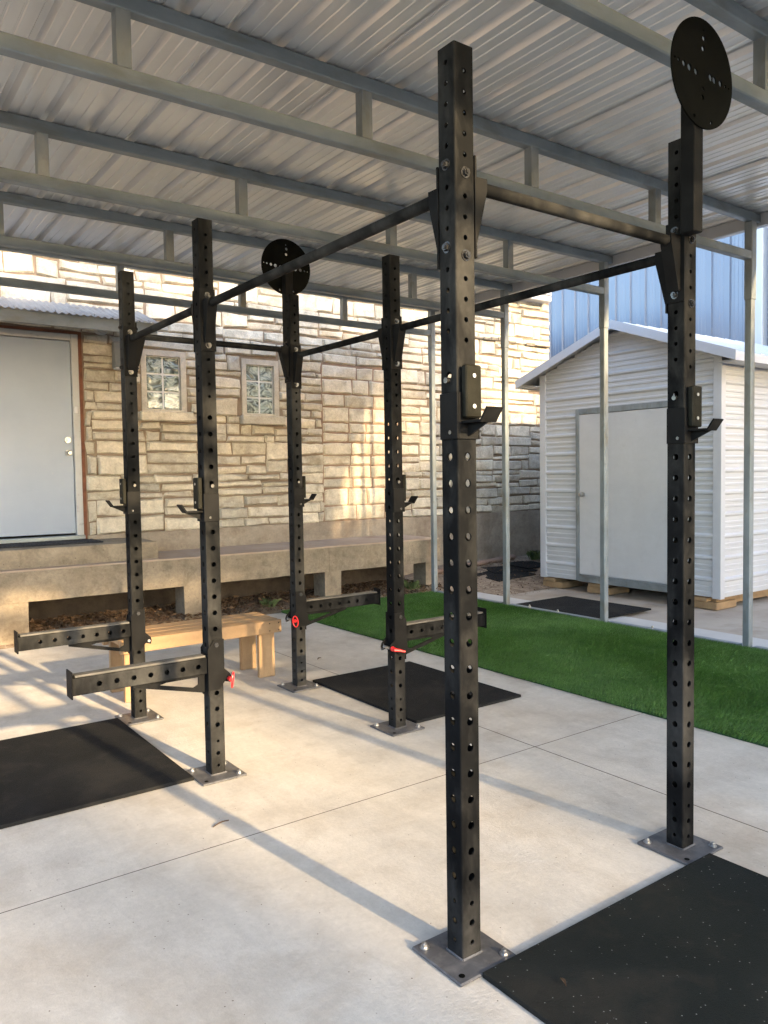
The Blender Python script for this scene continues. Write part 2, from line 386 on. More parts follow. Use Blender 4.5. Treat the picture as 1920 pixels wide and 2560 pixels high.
# plinth
MB().box(-2.5, 4.95, WY-.034, WY+.05, -.1, .60).build('foundation', 'soil_shade', bld)  # soil-brown backing, its colour darkened to give the shade under the dock
pl = rects_minus([(-1.6, BX1+.02, -.1, .895)], (-.32, .77, .80, 3.06)); pl = [q for r_ in pl for q in rects_minus([r_], (-1.61, 4.94, -.2, .61))]
b = MB()
for x0, x1, z0, z1 in pl: b.box(x0, x1, WY-.035, WY+.1, z0, z1, .006)
b.build('plinth', 'plinth', bld)
# stones: random coursed rubble, each its own block
INF = (3.76, 4.99, .90, 2.93)
def stone(x0, x1, z0, z1, m, dep, jit=.014, gap=.007, name='stone'):
    w_, h_ = x1-x0-2*gap, z1-z0-2*gap
    if w_ < .035 or h_ < .03: return None
    nx = 6 if w_ > .3 else 4; nz = 3 if h_ < .16 else 4
    sd = random.random()*100
    cj = [[(random.uniform(-jit, jit), random.uniform(-jit, jit)) for _ in (0, 1)] for _ in (0, 1)]
    B = MB()
    def pt(u, v, d):
        px = x0+gap+w_*u; pz = z0+gap+h_*v
        for a, fu in ((0, 1-u), (1, u)):
            for c, fv in ((0, 1-v), (1, v)): px += cj[a][c][0]*fu*fv; pz += cj[a][c][1]*fu*fv
        px += .010*noise.noise((sd, v*4, u*2)); pz += .012*noise.noise((u*w_*9, sd, v))
        return (px, WY-d, pz)
    us = [0, .02/w_ if w_ > .1 else .2]+[i/(nx-2) for i in range(1, nx-2)]+[1-(.02/w_ if w_ > .1 else .2), 1]
    vs = [0, .016/h_ if h_ > .07 else .22]+[i/(nz-2) for i in range(1, nz-2)]+[1-(.016/h_ if h_ > .07 else .22), 1]
    k = len(us)
    for j, v in enumerate(vs):
        for i, u in enumerate(us):
            edge = i in (0, k-1) or j in (0, len(vs)-1)
            d = dep*.25 if edge else dep+.020*noise.noise((u*w_*11+sd, v*h_*11, sd))+.010*noise.noise((u*w_*27+sd, v*h_*27, 3))
            B.v.append(pt(u, v, d))
    for j in range(len(vs)-1):
        for i in range(k-1): a = j*k+i; B.f.append((a, a+1, a+k+1, a+k))
    ring = [i for i in range(k)]+[j*k+k-1 for j in range(1, len(vs))]+[(len(vs)-1)*k+i for i in range(k-2, -1, -1)]+[j*k for j in range(len(vs)-2, 0, -1)]
    base = len(B.v)
    for r_ in ring: x, y, z = B.v[r_]; B.v.append((x, WY+.004, z))
    n_ = len(ring)
    for i in range(n_): j = (i+1) % n_; B.f.append((ring[j], ring[i], base+i, base+j))
    return B
rects = []
z = .895
while z < BTOP-.02:
    bh = min(random.choice([.20, .26, .32, .38]), BTOP-z)
    if BTOP-z-bh < .1: bh = BTOP-z
    x = -1.5
    while x < BX1-.01:
        sw = min(random.uniform(.45, 1.15), BX1-x)
        if BX1-x-sw < .18: sw = BX1-x
        rows = random.choice([1, 2, 2]) if bh < .22 else random.choice([2, 2, 3]) if bh < .3 else random.choice([2, 3, 3])
        cut = sorted(random.uniform(.3, .7) if rows == 2 else (i+1)/rows+random.uniform(-.08, .08) for i in range(rows-1))
        zz = [0]+cut+[1]
        for a, c in zip(zz[:-1], zz[1:]):
            hh = (c-a)*bh; xx = x; xe = x+sw
            lim = .34 if hh > .16 else .44
            while xx < xe-1e-6:
                ww = random.uniform(lim*.75, lim*1.5)
                if xe-xx-ww < .14: ww = xe-xx
                rects.append((xx, xx+ww, z+a*bh, z+c*bh)); xx += ww
        x += sw
    z += bh
SUR = [(1.400, 1.935, 2.245, 2.945), (1.376, 1.979, 2.14, 2.26), (2.625, 3.135, 2.235, 2.93), (2.60, 3.181, 2.13, 2.25)]
for o in [(-.36, .785, .5, 3.07), INF]+SUR: rects = rects_minus(rects, o)
inf = []; z = INF[2]
while z < INF[3]-.01:
    h = random.choice([.13, .17, .20, .23]); h = INF[3]-z if INF[3]-z-h < .1 else h
    x = INF[0]
    while x < INF[1]-.01:
        ww = random.uniform(.26, .55); ww = INF[1]-x if INF[1]-x-ww < .18 else ww
        inf.append((x, x+ww, z, z+h)); x += ww
    z += h
MB().box(INF[0]-.012, INF[1]+.012, WY-.006, WY, INF[2]+.001, INF[3]+.02).build('infill_mortar', 'mortar2', bld)
def in_view(r):
    x, z = (r[0]+r[1])/2, (r[2]+r[3])/2
    return (x > -.3) and z < (3.95 if x < 4 else 4.25)
rects = [r for r in rects if (r[1]-r[0]) > .05 and (r[3]-r[2]) > .045]
vis = sorted([r for r in rects if in_view(r)], key=lambda r: -(r[1]-r[0])*(r[3]-r[2]))
NS = 300-len(inf)
rest = vis[NS:]+[r for r in rects if not in_view(r)]
for r in inf:
    B = stone(*r, 'block', random.uniform(.022, .032), .004, .009)
    if B: B.build('stone', 'block', bld, smooth='auto')
for r in vis[:NS]:
    B = stone(*r, 'stone', random.uniform(.020, .042))
    if B: B.build('stone', 'stone', bld, smooth='auto')
B = MB()
for r in rest:
    q = stone(*r, 'stone', random.uniform(.018, .036))
    if q: B.add(q.v, q.f)
o = B.build('small_stones', 'stone', bld, smooth='auto'); o['kind'] = 'stuff'
# dark mossy ledge course on the right half of the wall
b = MB(); x = 4.75
while x < 8.0:
    ww = random.uniform(.10, .35); d = random.uniform(.018, .06); z0 = 3.49+random.uniform(-.02, .02)
    if random.random() < .8: MB().box(x, min(x+ww, 8.03), WY-d-.02, WY, z0, z0+random.uniform(.015, .05), .006).build('ledge_stone', 'dark', bld)
    x += ww+random.uniform(0, .06)
# windows
for i, (x0, x1, z0, z1) in enumerate(((1.466, 1.864, 2.275, 2.875), (2.690, 3.066, 2.265, 2.860))):
    win = MB()
    fr = [(x0-.06, x1+.065, z0-.03, z1+.065)]
    for r in rects_minus(fr, (x0, x1, z0, z1)): win.box(r[0], r[1], WY-.020, WY+.03, r[2], r[3])
    win = win.build('window', 'render', bld)
    b = MB()
    for k in range(3): xc = x0+(x1-x0)*k/2; b.box(max(xc-.011, x0), min(xc+.011, x1), WY+.022, WY+.09, z0, z1)
    for k in range(4): zc = z0+(z1-z0)*k/3; b.box(x0, x1, WY+.024, WY+.09, max(zc-.011, z0), min(zc+.011, z1))
    b.build('joint_grid', 'trim', win)
    for a in range(2):
        for c in range(3):
            xa = x0+(x1-x0)*a/2+.010; za = z0+(z1-z0)*c/3+.010
            MB().box(xa, xa+(x1-x0)/2-.020, WY+.012, WY+.085, za, za+(z1-z0)/3-.020, .008).build('glass_block', 'glass', win)
    B = MB().box(x0-.09, x1+.115, WY-.10, WY+.02, z0-.135, z0-.025, .012)
    for k, q in enumerate(B.v): B.v[k] = (q[0]+.008*noise.noise((q[0]*9, k, 1)), q[1]+.006*noise.noise((k*3.1, 2, q[2]*8)), q[2]+.006*noise.noise((q[0]*7, 3, k)))
    B.build('sill', 'stone', win)
# door
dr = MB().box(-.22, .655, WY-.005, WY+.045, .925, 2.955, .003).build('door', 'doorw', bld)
MB().box(.66, .735, WY-.028, WY+.05, .87, 3.03, .006).box(-.30, -.225, WY-.028, WY+.05, .87, 3.03, .006).box(-.222, .657, WY-.028, WY+.05, 2.96, 3.03, .006).build('door_frame', 'frame', dr)
MB().box(.738, .772, WY-.016, WY+.02, .80, 3.06).box(-.38, .737, WY-.015, WY+.02, 3.033, 3.06).build('rust_edge', 'rust', dr)
MB().box(-.30, .74, WY-.06, WY+.05, .86, .905, .006).build('threshold', 'galvz', dr)
b = MB().cyl((.60, WY-.002, 1.915), (.60, WY-.03, 1.915), .030, n=18).cyl((.60, WY-.03, 1.915), (.60, WY-.045, 1.915), .014, n=12)
b.build('deadbolt', 'zinc', dr, smooth='auto')
b = MB().cyl((.605, WY-.002, 1.778), (.605, WY-.015, 1.778), .033, n=18).cyl((.605, WY-.015, 1.778), (.605, WY-.045, 1.778), .013, n=12).cyl((.605, WY-.045, 1.778), (.605, WY-.06, 1.778), .022, .029, n=18).cyl((.605, WY-.06, 1.778), (.605, WY-.08, 1.778), .029, .018, n=18)
b.build('door_knob', 'zinc', dr, smooth='auto')
MB().box(.675, .705, WY-.042, WY-.028, 2.20, 2.27, .004).cyl((.69, WY-.042, 2.235), (.69, WY-.046, 2.235), .008).build('door_sensor', 'trim', dr)
# wall lamp housing and round bell beside the door
lb = MB().prism([(WY-.02, 2.70), (WY-.13, 2.70), (WY-.15, 2.74), (WY-.09, 2.98), (WY-.02, 2.98)], 'x', 1.09, 1.23).build('wall_lamp', 'lightbox', bld, recalc=True)
MB().box(1.10, 1.22, WY-.14, WY-.03, 2.685, 2.699).build('lamp_lens', 'trim', lb)
bell = MB().cyl((.98, WY-.005, 3.13), (.98, WY-.075, 3.13), .085, .075, n=22).cyl((.98, WY-.075, 3.13), (.98, WY-.10, 3.13), .03, n=14).torus((.98, WY-.078, 3.13), (0, 1, 0), .058, .006).build('round_bell', 'frame', bld, smooth='auto')
# corrugated awning over the door
aw = MB(); n = 150
AX0, AX1, AYF, AYB, AZF, AZB = -1.2, 1.40, 6.25, 6.88, 3.115, 3.345
vs = []
for i in range(n+1):
    x = AX0+(AX1-AX0)*i/n; dz = .009*math.cos(2*math.pi*(x-AX0)/.068)
    vs += [(x, AYF, AZF+dz), (x, AYB, AZB+dz), (x, AYF, AZF+dz-.004), (x, AYB, AZB+dz-.004)]
fs = []
for i in range(n): a = 4*i; fs += [(a, a+4, a+5, a+1), (a+2, a+3, a+7, a+6), (a, a+2, a+6, a+4)]
aw.add(vs, fs); aw = aw.build('awning', 'awning', bld, smooth='auto')
MB().box(AX0, AX1-.02, AYF+.02, AYF+.07, AZF-.125, AZF-.004, .004).box(AX1-.06, AX1-.021, AYF+.071, AYB, AZF-.12, AZF-.03).build('awning_beam', 'galvz', aw)
b = MB()
for i in range(14): hexbolt(b, (AX0+.1+i*.185, AYF+.05, AZF+.02), (0, -.3, 1), .006, .006)
b.build('roofing_screws', 'zinc', aw)['kind'] = 'stuff'

# ------------------------------------------------------------------ concrete dock
dock = empty('concrete_dock', (2.3, 6.4, 0), 'long weathered concrete dock on short piers along the stone wall', 'dock')
def rough_box(x0, x1, y0, y1, z0, z1, seg=.12, amp=.006):
    B = MB(); nx_ = max(2, int((x1-x0)/seg)); ny_ = max(1, int((y1-y0)/(seg*2))); nz_ = max(2, int((z1-z0)/(seg*.6)))
    def grid(fn, a, c):
        base = len(B.v)
        for j in range(c+1):
            for i in range(a+1):
                p = Vector(fn(i/a, j/c)); q = p+Vector((noise.noise(p*4+Vector((3, 0, 0))), noise.noise(p*4+Vector((0, 9, 0))), noise.noise(p*4+Vector((0, 0, 5)))))*amp
                B.v.append(tuple(q))
        for j in range(c):
            for i in range(a): k = base+j*(a+1)+i; B.f.append((k, k+1, k+a+2, k+a+1))
    X = lambda u: x0+(x1-x0)*u
    Y = lambda u: y0+(y1-y0)*u
    Z = lambda u: z0+(z1-z0)*u
    grid(lambda u, v: (X(u), y0, Z(v)), nx_, nz_); grid(lambda u, v: (X(1-u), y1, Z(v)), nx_, nz_)
    grid(lambda u, v: (X(u), Y(v), z1), nx_, ny_); grid(lambda u, v: (X(u), Y(1-v), z0), nx_, ny_)
    grid(lambda u, v: (x0, Y(1-u), Z(v)), ny_, nz_); grid(lambda u, v: (x1, Y(u), Z(v)), ny_, nz_)
    return B
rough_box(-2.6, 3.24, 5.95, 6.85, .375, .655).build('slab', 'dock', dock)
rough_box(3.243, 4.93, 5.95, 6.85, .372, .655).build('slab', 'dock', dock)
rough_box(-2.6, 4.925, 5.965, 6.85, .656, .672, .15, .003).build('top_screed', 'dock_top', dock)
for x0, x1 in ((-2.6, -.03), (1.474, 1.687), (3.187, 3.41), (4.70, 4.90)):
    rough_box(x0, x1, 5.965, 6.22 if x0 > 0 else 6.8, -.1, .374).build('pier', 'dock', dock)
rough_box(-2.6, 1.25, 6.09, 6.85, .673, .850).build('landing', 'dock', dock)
dm = MB().box(-.30, .78, 6.34, 6.72, .853, .866, .004); dm = dm.build('door_mat', 'doormat', None, origin=(.24, 6.53, .853))
tag(dm, 'thin charcoal doormat lying on the concrete landing before the white door', 'doormat')
b = MB()
for i in range(26): b.box(-.27+i*.0405, -.25+i*.0405, 6.36, 6.70, .866, .870)
b.build('mat_ribs', 'doormat', dm)['kind'] = 'stuff'

# ------------------------------------------------------------------ shed
SX, SY0, SY1, SZ0, SZE, SRZ = 6.20, 2.83, 5.345, .125, 2.76, 3.20
SX1 = 9.3; SYM = (SY0+SY1)/2
shed = empty('storage_shed', (SX, SYM, 0), 'white ribbed metal storage shed with gable roof and flat double door', 'shed')
RP = .235
def rib_profile(t):
    """height of the sheet profile at distance t: one broad rib and two low ones a pitch"""
    u = (t % RP)/RP
    if u < .08: return .024*u/.08
    if u < .16: return .024
    if u < .24: return .024*(1-(u-.16)/.08)
    for c in (.49, .74):
        if abs(u-c) < .045: return .010
    return 0.
def prof_stops(z0, z1, ph):
    st = {z0, z1}; k = math.floor((z0-ph)/RP)-1
    while True:
        base = ph+k*RP
        if base > z1: break
        for u in (0, .08, .16, .24, .425, .447, .533, .555, .675, .697, .783, .805):
            z = base+u*RP
            if z0 < z < z1: st.add(z)
        k += 1
    return sorted(st)
def rib_wall_x(B, x, ya, yb, z0, z1, ph, top=None, sgn=-1):
    """ribs run along y, facing -x; top(y) clips a gable"""
    for za, zb in zip(prof_stops(z0, z1, ph)[:-1], prof_stops(z0, z1, ph)[1:]):
        y0, y1 = ya, yb
        if top:
            lo, hi = top((za+zb)/2)
            y0, y1 = max(ya, lo), min(yb, hi)
            if y1-y0 < .02: continue
        da, db = rib_profile(za-ph+1e-6), rib_profile(zb-ph-1e-6)
        B.add([(x+sgn*da, y1, za), (x+sgn*da, y0, za), (x+sgn*db, y0, zb), (x+sgn*db, y1, zb)], [(0, 1, 2, 3)])
DY0, DY1, DZ1 = 3.34, 4.74, 2.25
PH = .317-.12*RP
slope = (SRZ-SZE)/(SYM-SY0)
gab = lambda z: (SY0+(max(z, SZE)-SZE)/slope, SY1-(max(z, SZE)-SZE)/slope)
B = MB(); rib_wall_x(B, SX, SY0+.03, DY0, SZ0, DZ1, PH); B.build('wall_panel', 'white', shed)
B = MB(); rib_wall_x(B, SX, DY1, SY1-.03, SZ0, DZ1, PH); B.build('wall_panel', 'white', shed)
B = MB(); rib_wall_x(B, SX, SY0+.03, SY1-.03, DZ1, SRZ-.01, PH, gab); B.build('wall_panel', 'white', shed)
B = MB()
for za, zb in zip(prof_stops(SZ0, SZE, PH)[:-1], prof_stops(SZ0, SZE, PH)[1:]):
    da, db = rib_profile(za-PH+1e-6), rib_profile(zb-PH-1e-6)
    B.add([(SX+.03, SY0-da, za), (SX1, SY0-da, za), (SX1, SY0-db, zb), (SX+.03, SY0-db, zb)], [(0, 1, 2, 3)])
B.build('side_panel', 'white', shed)
MB().box(SX+.05, SX1, SY0+.06, SY1-.02, SZ0+.01, SZE-.05).build('core', 'white', shed)
for ya, yb in ((SY0-.022, SY0+.075), (SY1-.075, SY1+.022)):
    MB().box(SX-.026, SX+.055, ya, yb, SZ0-.01, SZE+.0, .003).build('corner_trim', 'trim', shed)
dr = MB().box(SX-.030, SX-.002, DY0+.035, DY1-.035, .215, DZ1-.045, .003).build('shed_door', 'sheddoor', shed)
b = MB().cyl((SX-.03, 4.645, 1.215), (SX-.045, 4.645, 1.215), .03, n=16).cyl((SX-.045, 4.645, 1.215), (SX-.075, 4.645, 1.215), .012).cyl((SX-.075, 4.645, 1.215), (SX-.105, 4.645, 1.215), .027, .02, n=16)
b.build('door_knob', 'zinc', dr, smooth='auto')
MB().box(SX-.036, SX+.01, DY1-.03, DY1+.02, SZ0+.0, DZ1+.03, .003).box(SX-.036, SX+.01, DY0-.02, DY0+.03, SZ0, DZ1+.03, .003).box(SX-.035, SX+.01, DY0+.031, DY1-.031, DZ1-.04, DZ1+.03, .003).build('door_frame', 'galv', dr)
MB().box(SX-.04, SX+.02, DY0+.031, DY1-.031, SZ0-.005, .20, .004).box(SX-.055, SX-.041, DY0+.04, DY1-.04, .19, .212, .002).build('threshold', 'galvz', dr)
# roof: two slopes with rake trim
OVX, OVY = .20, .28
def roof_side(s):
    ye = SY0-OVY if s < 0 else SY1+OVY
    ze = SZE-slope*OVY+.03; zr = SRZ+.045
    B = MB(); n_ = 14
    B.add([(SX-OVX, ye, ze), (SX1+.1, ye, ze), (SX1+.1, SYM, zr), (SX-OVX, SYM, zr), (SX-OVX, ye, ze-.02), (SX1+.1, ye, ze-.02), (SX1+.1, SYM, zr-.02), (SX-OVX, SYM, zr-.02)],
          [(0, 1, 2, 3), (4, 7, 6, 5), (0, 4, 5, 1), (0, 3, 7, 4), (1, 5, 6, 2)])
    for i in range(1, n_):
        x = SX-OVX+i*(SX1+.1-SX+OVX)/n_; dn = .018
        B.add([(x-.02, ye, ze+.001), (x+.02, ye, ze+.001), (x+.02, SYM, zr+.001), (x-.02, SYM, zr+.001), (x-.01, ye, ze+dn), (x+.01, ye, ze+dn), (x+.01, SYM, zr+dn), (x-.01, SYM, zr+dn)], [(4, 5, 6, 7), (0, 4, 7, 3), (1, 2, 6, 5), (0, 1, 5, 4)])
    ro = B.build('roof_panel', 'white', shed, recalc=True)
    t = MB(); w_ = .105; x0 = SX-OVX-.012
    t.add([(x0, ye, ze+.02), (x0, SYM, zr+.02), (x0, SYM, zr+.02-w_), (x0, ye, ze+.02-w_), (x0+.012, ye, ze+.02), (x0+.012, SYM, zr+.02), (x0+.012, SYM, zr+.02-w_), (x0+.012, ye, ze+.02-w_)],
          [(0, 1, 2, 3), (7, 6, 5, 4), (0, 4, 5, 1), (3, 2, 6, 7), (0, 3, 7, 4), (1, 5, 6, 2)])
    t.build('rake_trim', 'trim', ro, recalc=True)
    ys_ = ye+(.012 if s < 0 else -.012)
    MB().box(SX-OVX, SX1+.1, min(ye, ys_)-.0, max(ye, ys_), ze-.085, ze-.022).build('eave_trim', 'trim', ro)
    yo = SY0-.003 if s < 0 else SY1+.003
    MB().box(SX-.10, SX1, min(ye, yo)+.02, max(ye, yo)-.02, ze-.075, ze-.06).build('soffit', 'white', ro)
roof_side(-1); roof_side(1)
for y, h in ((4.46, .115), (3.05, .115), (5.2, .115)):
    t = MB().box(SX+.02, SX+.42, y-.17, y+.17, -.016, h*.55, .006); t.add(*(lambda q: (q.v, q.f))(MB().box(SX+.0, SX+.38, y-.06, y+.14, h*.56, h-.004, .005)))
    t.build('support_block', 'timber', shed)
MB().box(SX+.1, SX1, SY0+.1, SY0+.2, .02, SZ0).box(SX+.1, SX1, SY1-.2, SY1-.1, .02, SZ0).build('floor_skid', 'timber', shed)

# ------------------------------------------------------------------ blue metal building behind
blue = empty('metal_building', (10.0, 8, 0), 'tall blue ribbed metal building behind the white shed', 'building')
def blue_wall(y0, y1, x, name):
    B = MB(); P = .305; y = y0; H = 7.2
    pts = []
    while y < y1:
        for u, d in ((0, 0), (.05, .03), (.13, .03), (.18, 0), (.40, 0), (.41, .004), (.44, .004), (.45, 0), (.62, 0), (.63, .004), (.66, .004), (.67, 0), (.82, 0), (.83, .004), (.86, .004), (.87, 0)):
            pts.append((y+u*P, d))
        y += P
    for (ya, da), (yb, db) in zip(pts[:-1], pts[1:]):
        B.add([(x-da, ya, -.1), (x-db, yb, -.1), (x-db, yb, H), (x-da, ya, H)], [(0, 3, 2, 1)])
    return B.build(name, 'blue', blue)
blue_wall(4.62, 14.0, 10.0, 'siding'); blue_wall(-9, 4.36, 10.06, 'siding')
MB().box(10.07, 14, -9, 14, -.1, 7.15).build('core', 'blue', blue)
MB().box(9.90, 10.12, 4.38, 4.61, -.1, 7.25, .01).build('corner_trim', 'trim', blue)
MB().box(9.93, 10.03, 4.06, 4.16, -.1, 7.2, .012).box(9.92, 10.05, 4.04, 4.18, 4.40, 4.44).build('downspout', 'trim', blue)
MB().box(9.85, 14.2, -9.1, 14.1, 7.25, 7.35).build('roof', 'trim', blue)

# ------------------------------------------------------------------ carport
CX = 4.68; CXL = -3.0
TY = [5.77, 4.50, 3.15, 1.68, .207, -1.27, -2.75]
ZL0, ZL1, ZU0, ZU1 = 3.205, 3.272, 3.515, 3.588
port = empty('steel_carport', (.8, 1.5, 0), 'open galvanised steel carport with lattice beams and ribbed metal roof', 'carport')
HT = .032
for y in TY:
    up_ = MB().box(CXL-.05, CX+.10, y-HT, y+HT, ZU0, ZU1, .005).build('upper_chord', 'galvz', port)
    MB().box(CXL+.04, CX-HT-.004, y-HT, y+HT, ZL0, ZL1, .005).build('lower_chord', 'galvz', port)
    for x in (-1.70, -.43, .845, 2.115, 3.385):
        MB().box(x-HT, x+HT, y-HT+.002, y+HT-.002, ZL1, ZU0).build('web_strut', 'galv', port)
    for x in (CX, CXL):
        c = MB().box(x-.030, x+.030, y-.030, y+.030, .006, 2.90, .005).build('column', 'galv', port)
        MB().box(x-.035, x+.035, y-.035, y+.035, 2.885, ZU0-.001, .005).build('sleeve', 'galv', c)
        MB().box(x-.06, x+.06, y-.06, y+.06, .0, .006).build('foot_plate', 'galv', c)
for x in (CX, CXL):
    ya = -2.9
    for y in sorted(TY)+[None]:
        yb = (y-.062) if y is not None else 5.9
        if y is None: break
        if yb-ya > .2: MB().box(x-.03, x+.03, ya, yb, .001, .032, .004).build('base_rail', 'galv', port)
        ya = y+.062
each([lambda B, y=y: hexbolt(B, (CX, y, .032), (0, 0, 1), .010, .018) for y in (5.2, 4.15, 3.75, 2.6, 2.2, 1.2, .8)], 'anchor_bolt', 'zinc', port)
# eave beams and white trim
MB().box(CX+.102, CX+.17, -2.95, 5.95, ZU0-.02, ZU1+.01, .005).build('eave_beam', 'trim', port)
MB().box(CXL-.12, CXL-.052, -2.95, 5.95, ZU0-.02, ZU1+.01, .005).build('eave_beam', 'trim', port)
MB().box(CXL-.1, CX+.10, 5.862, 5.872, ZU0+.03, ZU1+.045).build('end_trim', 'trim', port)
# roof sheets: three broad ribs each, minor ribs between
PW = .7299; RPI = PW/3; x0 = 2.225-PW*8; k = 0
yA, yB = -2.92, 5.86
while x0 < CX+.10:
    st = []
    for r_ in range(3):
        bx = x0+r_*RPI
        for u, d in ((.0, 0), (.05, 0), (.13, .034), (.25, .034), (.33, 0), (.50, 0), (.515, .005), (.555, .005), (.57, 0), (.77, 0), (.785, .005), (.825, .005), (.84, 0)):
            st.append((bx+u*RPI, d))
    st.append((x0+PW+.012, 0)); st.append((x0+PW+.0121, -.007))
    zz = ZU1+.004+(.004 if k % 2 else 0)
    st = [q for q in st if CXL-.12 < q[0] < CX+.16]
    if len(st) > 4:
        B = MB(); nn = len(st)
        for th in (0, .0025):
            for y in (yA, yB):
                for x, d in st: B.v.append((x, y, zz+d+th))
        for i in range(nn-1):
            B.f.append((i, nn+i, nn+i+1, i+1)); B.f.append((2*nn+i, 2*nn+i+1, 3*nn+i+1, 3*nn+i))
            B.f.append((i, i+1, 2*nn+i+1, 2*nn+i)); B.f.append((nn+i, 3*nn+i, 3*nn+i+1, nn+i+1))
        B.build('roof_panel', 'roof', port)
    x0 += PW; k += 1

# ------------------------------------------------------------------ turf
turf = MB().box(2.512, 4.645, -3.0, 5.78, .001, .010).build('artificial_turf', 'turf', None); struct(turf)
def blades(n, x0, x1, y0, y1, h, name, m, parent=None, z=.008, lean=.6):
    x = rng.uniform(x0, x1, n); y = rng.uniform(y0, y1, n)
    x = np.maximum(x, x0+.008+.008*np.sin(y*2.1+1)+.006*np.sin(y*7.3)+.004*np.sin(y*23)); n = len(x)
    a = rng.uniform(0, 2*np.pi, n); hh = h*rng.uniform(.65, 1.2, n); wd = .0022*rng.uniform(.8, 1.5, n)
    lx = rng.normal(.15, lean*.6, n)*hh; ly = rng.normal(-.35, lean*.6, n)*hh
    lx = lx+hh*.28*np.sin(2.3*x+1.3*y+1.5*np.sin(1.7*y)); ly = ly+hh*.28*np.cos(2.6*y-1.9*x+1.3*np.sin(2.9*x))
    v = np.empty((n*3, 3)); dx, dy = np.cos(a)*wd, np.sin(a)*wd
    v[0::3] = np.c_[x-dx, y-dy, np.full(n, z)]; v[1::3] = np.c_[x+dx, y+dy, np.full(n, z)]; v[2::3] = np.c_[x+lx, y+ly, z+hh]
    me = bpy.data.meshes.new(name); me.vertices.add(n*3); me.vertices.foreach_set('co', v.ravel())
    me.loops.add(n*3); me.loops.foreach_set('vertex_index', np.arange(n*3)); me.polygons.add(n)
    me.polygons.foreach_set('loop_start', np.arange(0, n*3, 3)); me.polygons.foreach_set('loop_total', np.full(n, 3))
    me.update(); me.materials.append(M[m]); o = bpy.data.objects.new(name, me); COL.objects.link(o)
    if parent: o.parent = parent
    return o
o = blades(380000, 2.50, 4.64, .2, 5.80, .026, 'grass', 'blade')
tag(o, 'short bright green artificial grass strip', 'grass', kind='stuff')

# ------------------------------------------------------------------ trees south of the carport (their shade falls into the picture)
def tree(base, height, blobs, nleaf, leaf, label):
    t = empty('oak_tree', base, label, 'tree', 'oak trees south of the carport')
    bx, by, bz = base
    B = MB(); p = Vector(base); q = Vector((bx+.2, by, bz+height*.42))
    B.cyl(p, q, .26, .19, 10)
    for (cx, cy, cz, r) in blobs:
        e = Vector((cx, cy, cz)); mid = q.lerp(e, .5)+Vector((0, 0, -.2))
        B.cyl(q, mid, .08, .04, 7); B.cyl(mid, e, .04, .018, 6)
        for k in range(4):
            d = Vector((random.gauss(0, 1), random.gauss(0, 1), random.gauss(0, .7))).normalized()*r*.8; B.cyl(e, e+d, .015, .006, 5)
    B.build('trunk', 'bark', t, smooth='auto')
    vol = sum(b_[3]**2 for b_ in blobs); V = []
    for (cx, cy, cz, r) in blobs:
        n = int(nleaf*r*r/vol); nc = max(6, int(n/45))
        cc = rng.normal(0, 1, (nc, 3)); cc /= np.linalg.norm(cc, axis=1)[:, None]; cc *= (r*rng.uniform(.25, 1., nc)**.5)[:, None]; cc[:, 2] *= .75
        idx = rng.integers(0, nc, n); c = np.array([cx, cy, cz])+cc[idx]+rng.normal(0, .22, (n, 3))
        u = rng.normal(0, 1, (n, 3)); u /= np.linalg.norm(u, axis=1)[:, None]
        w_ = np.cross(u, rng.normal(0, 1, (n, 3))); w_ /= np.linalg.norm(w_, axis=1)[:, None]
        s = leaf*rng.uniform(.6, 1.3, n)[:, None]
        V.append(np.stack([c-u*s, c+w_*s*.5, c+u*s, c-w_*s*.5], 1).reshape(-1, 3))
    V = np.concatenate(V)-np.array(base); n = len(V)//4
    me = bpy.data.meshes.new('crown'); me.from_pydata(V.tolist(), [], np.arange(n*4).reshape(-1, 4).tolist()); me.materials.append(M['leaf'])
    o = bpy.data.objects.new('crown', me); COL.objects.link(o); o.parent = t
    return t
def up_sun(x, y, d):                       # a point d metres towards the sun from a spot on the ground
    k = Vector((x, y, 0))+SUN*d; return k
def crown(pts, D):
    out = []
    for x, y, r, dd in pts: p = up_sun(x, y, D+dd); out.append((p.x, p.y, p.z, r))
    return out
tree((5.6, -19, -.14), 9, crown([(3.05, 1.5, 2.0, 0), (4.6, 4.0, 2.4, 2), (4.8, -1.0, 2.2, 1), (7.2, 2.5, 2.4, 1), (6.5, 7.5, 2.4, 3), (2.9, 6.0, 1.8, -1), (2.9, -3.2, 1.9, 0), (8.5, -1.5, 2.2, 1), (9.5, 8.5, 2.4, 3), (7.4, 6.0, 2.2, 2), (9.0, 3.6, 2.2, 0)], 20), 48000, .125, 'broad dense oak tree shading the yard')
tree((-4.6, -21, -.14), 9, crown([(-1.55, .2, 1.4, 0), (-2.3, 3.6, 1.2, 1), (-3.6, 1.0, 1.4, 2), (-1.3, -4.2, 1.3, 1), (.62, 5.0, .48, 2), (.45, 7.0, .45, 2), (-3.4, 6.3, 1.2, 1)], 22), 8200, .10, 'oak tree whose crown shades the left of the patio')
tree((6.2, -29, -.14), 11, crown([(.45, .4, .8, 0), (.75, 2.9, .55, 1), (.55, -2.9, .8, 1), (1.2, 16.8, 1.7, 0), (1.2, 16.8, 1.7, -2), (2.9, 16.6, 1.4, -1), (-.7, 17.2, 1.5, -2), (2.0, 17.6, 1.5, 2), (2.9, 16.6, 1.4, 1), (-.7, 17.2, 1.5, 1), (.6, 16.2, 1.3, 3), (4.3, 13.2, 1.5, 2), (4.2, 17.2, 1.5, 1), (6.4, 18.6, 1.8, 2)], 31), 5600, .11, 'distant thin crowned oak tree letting dappled sun through')

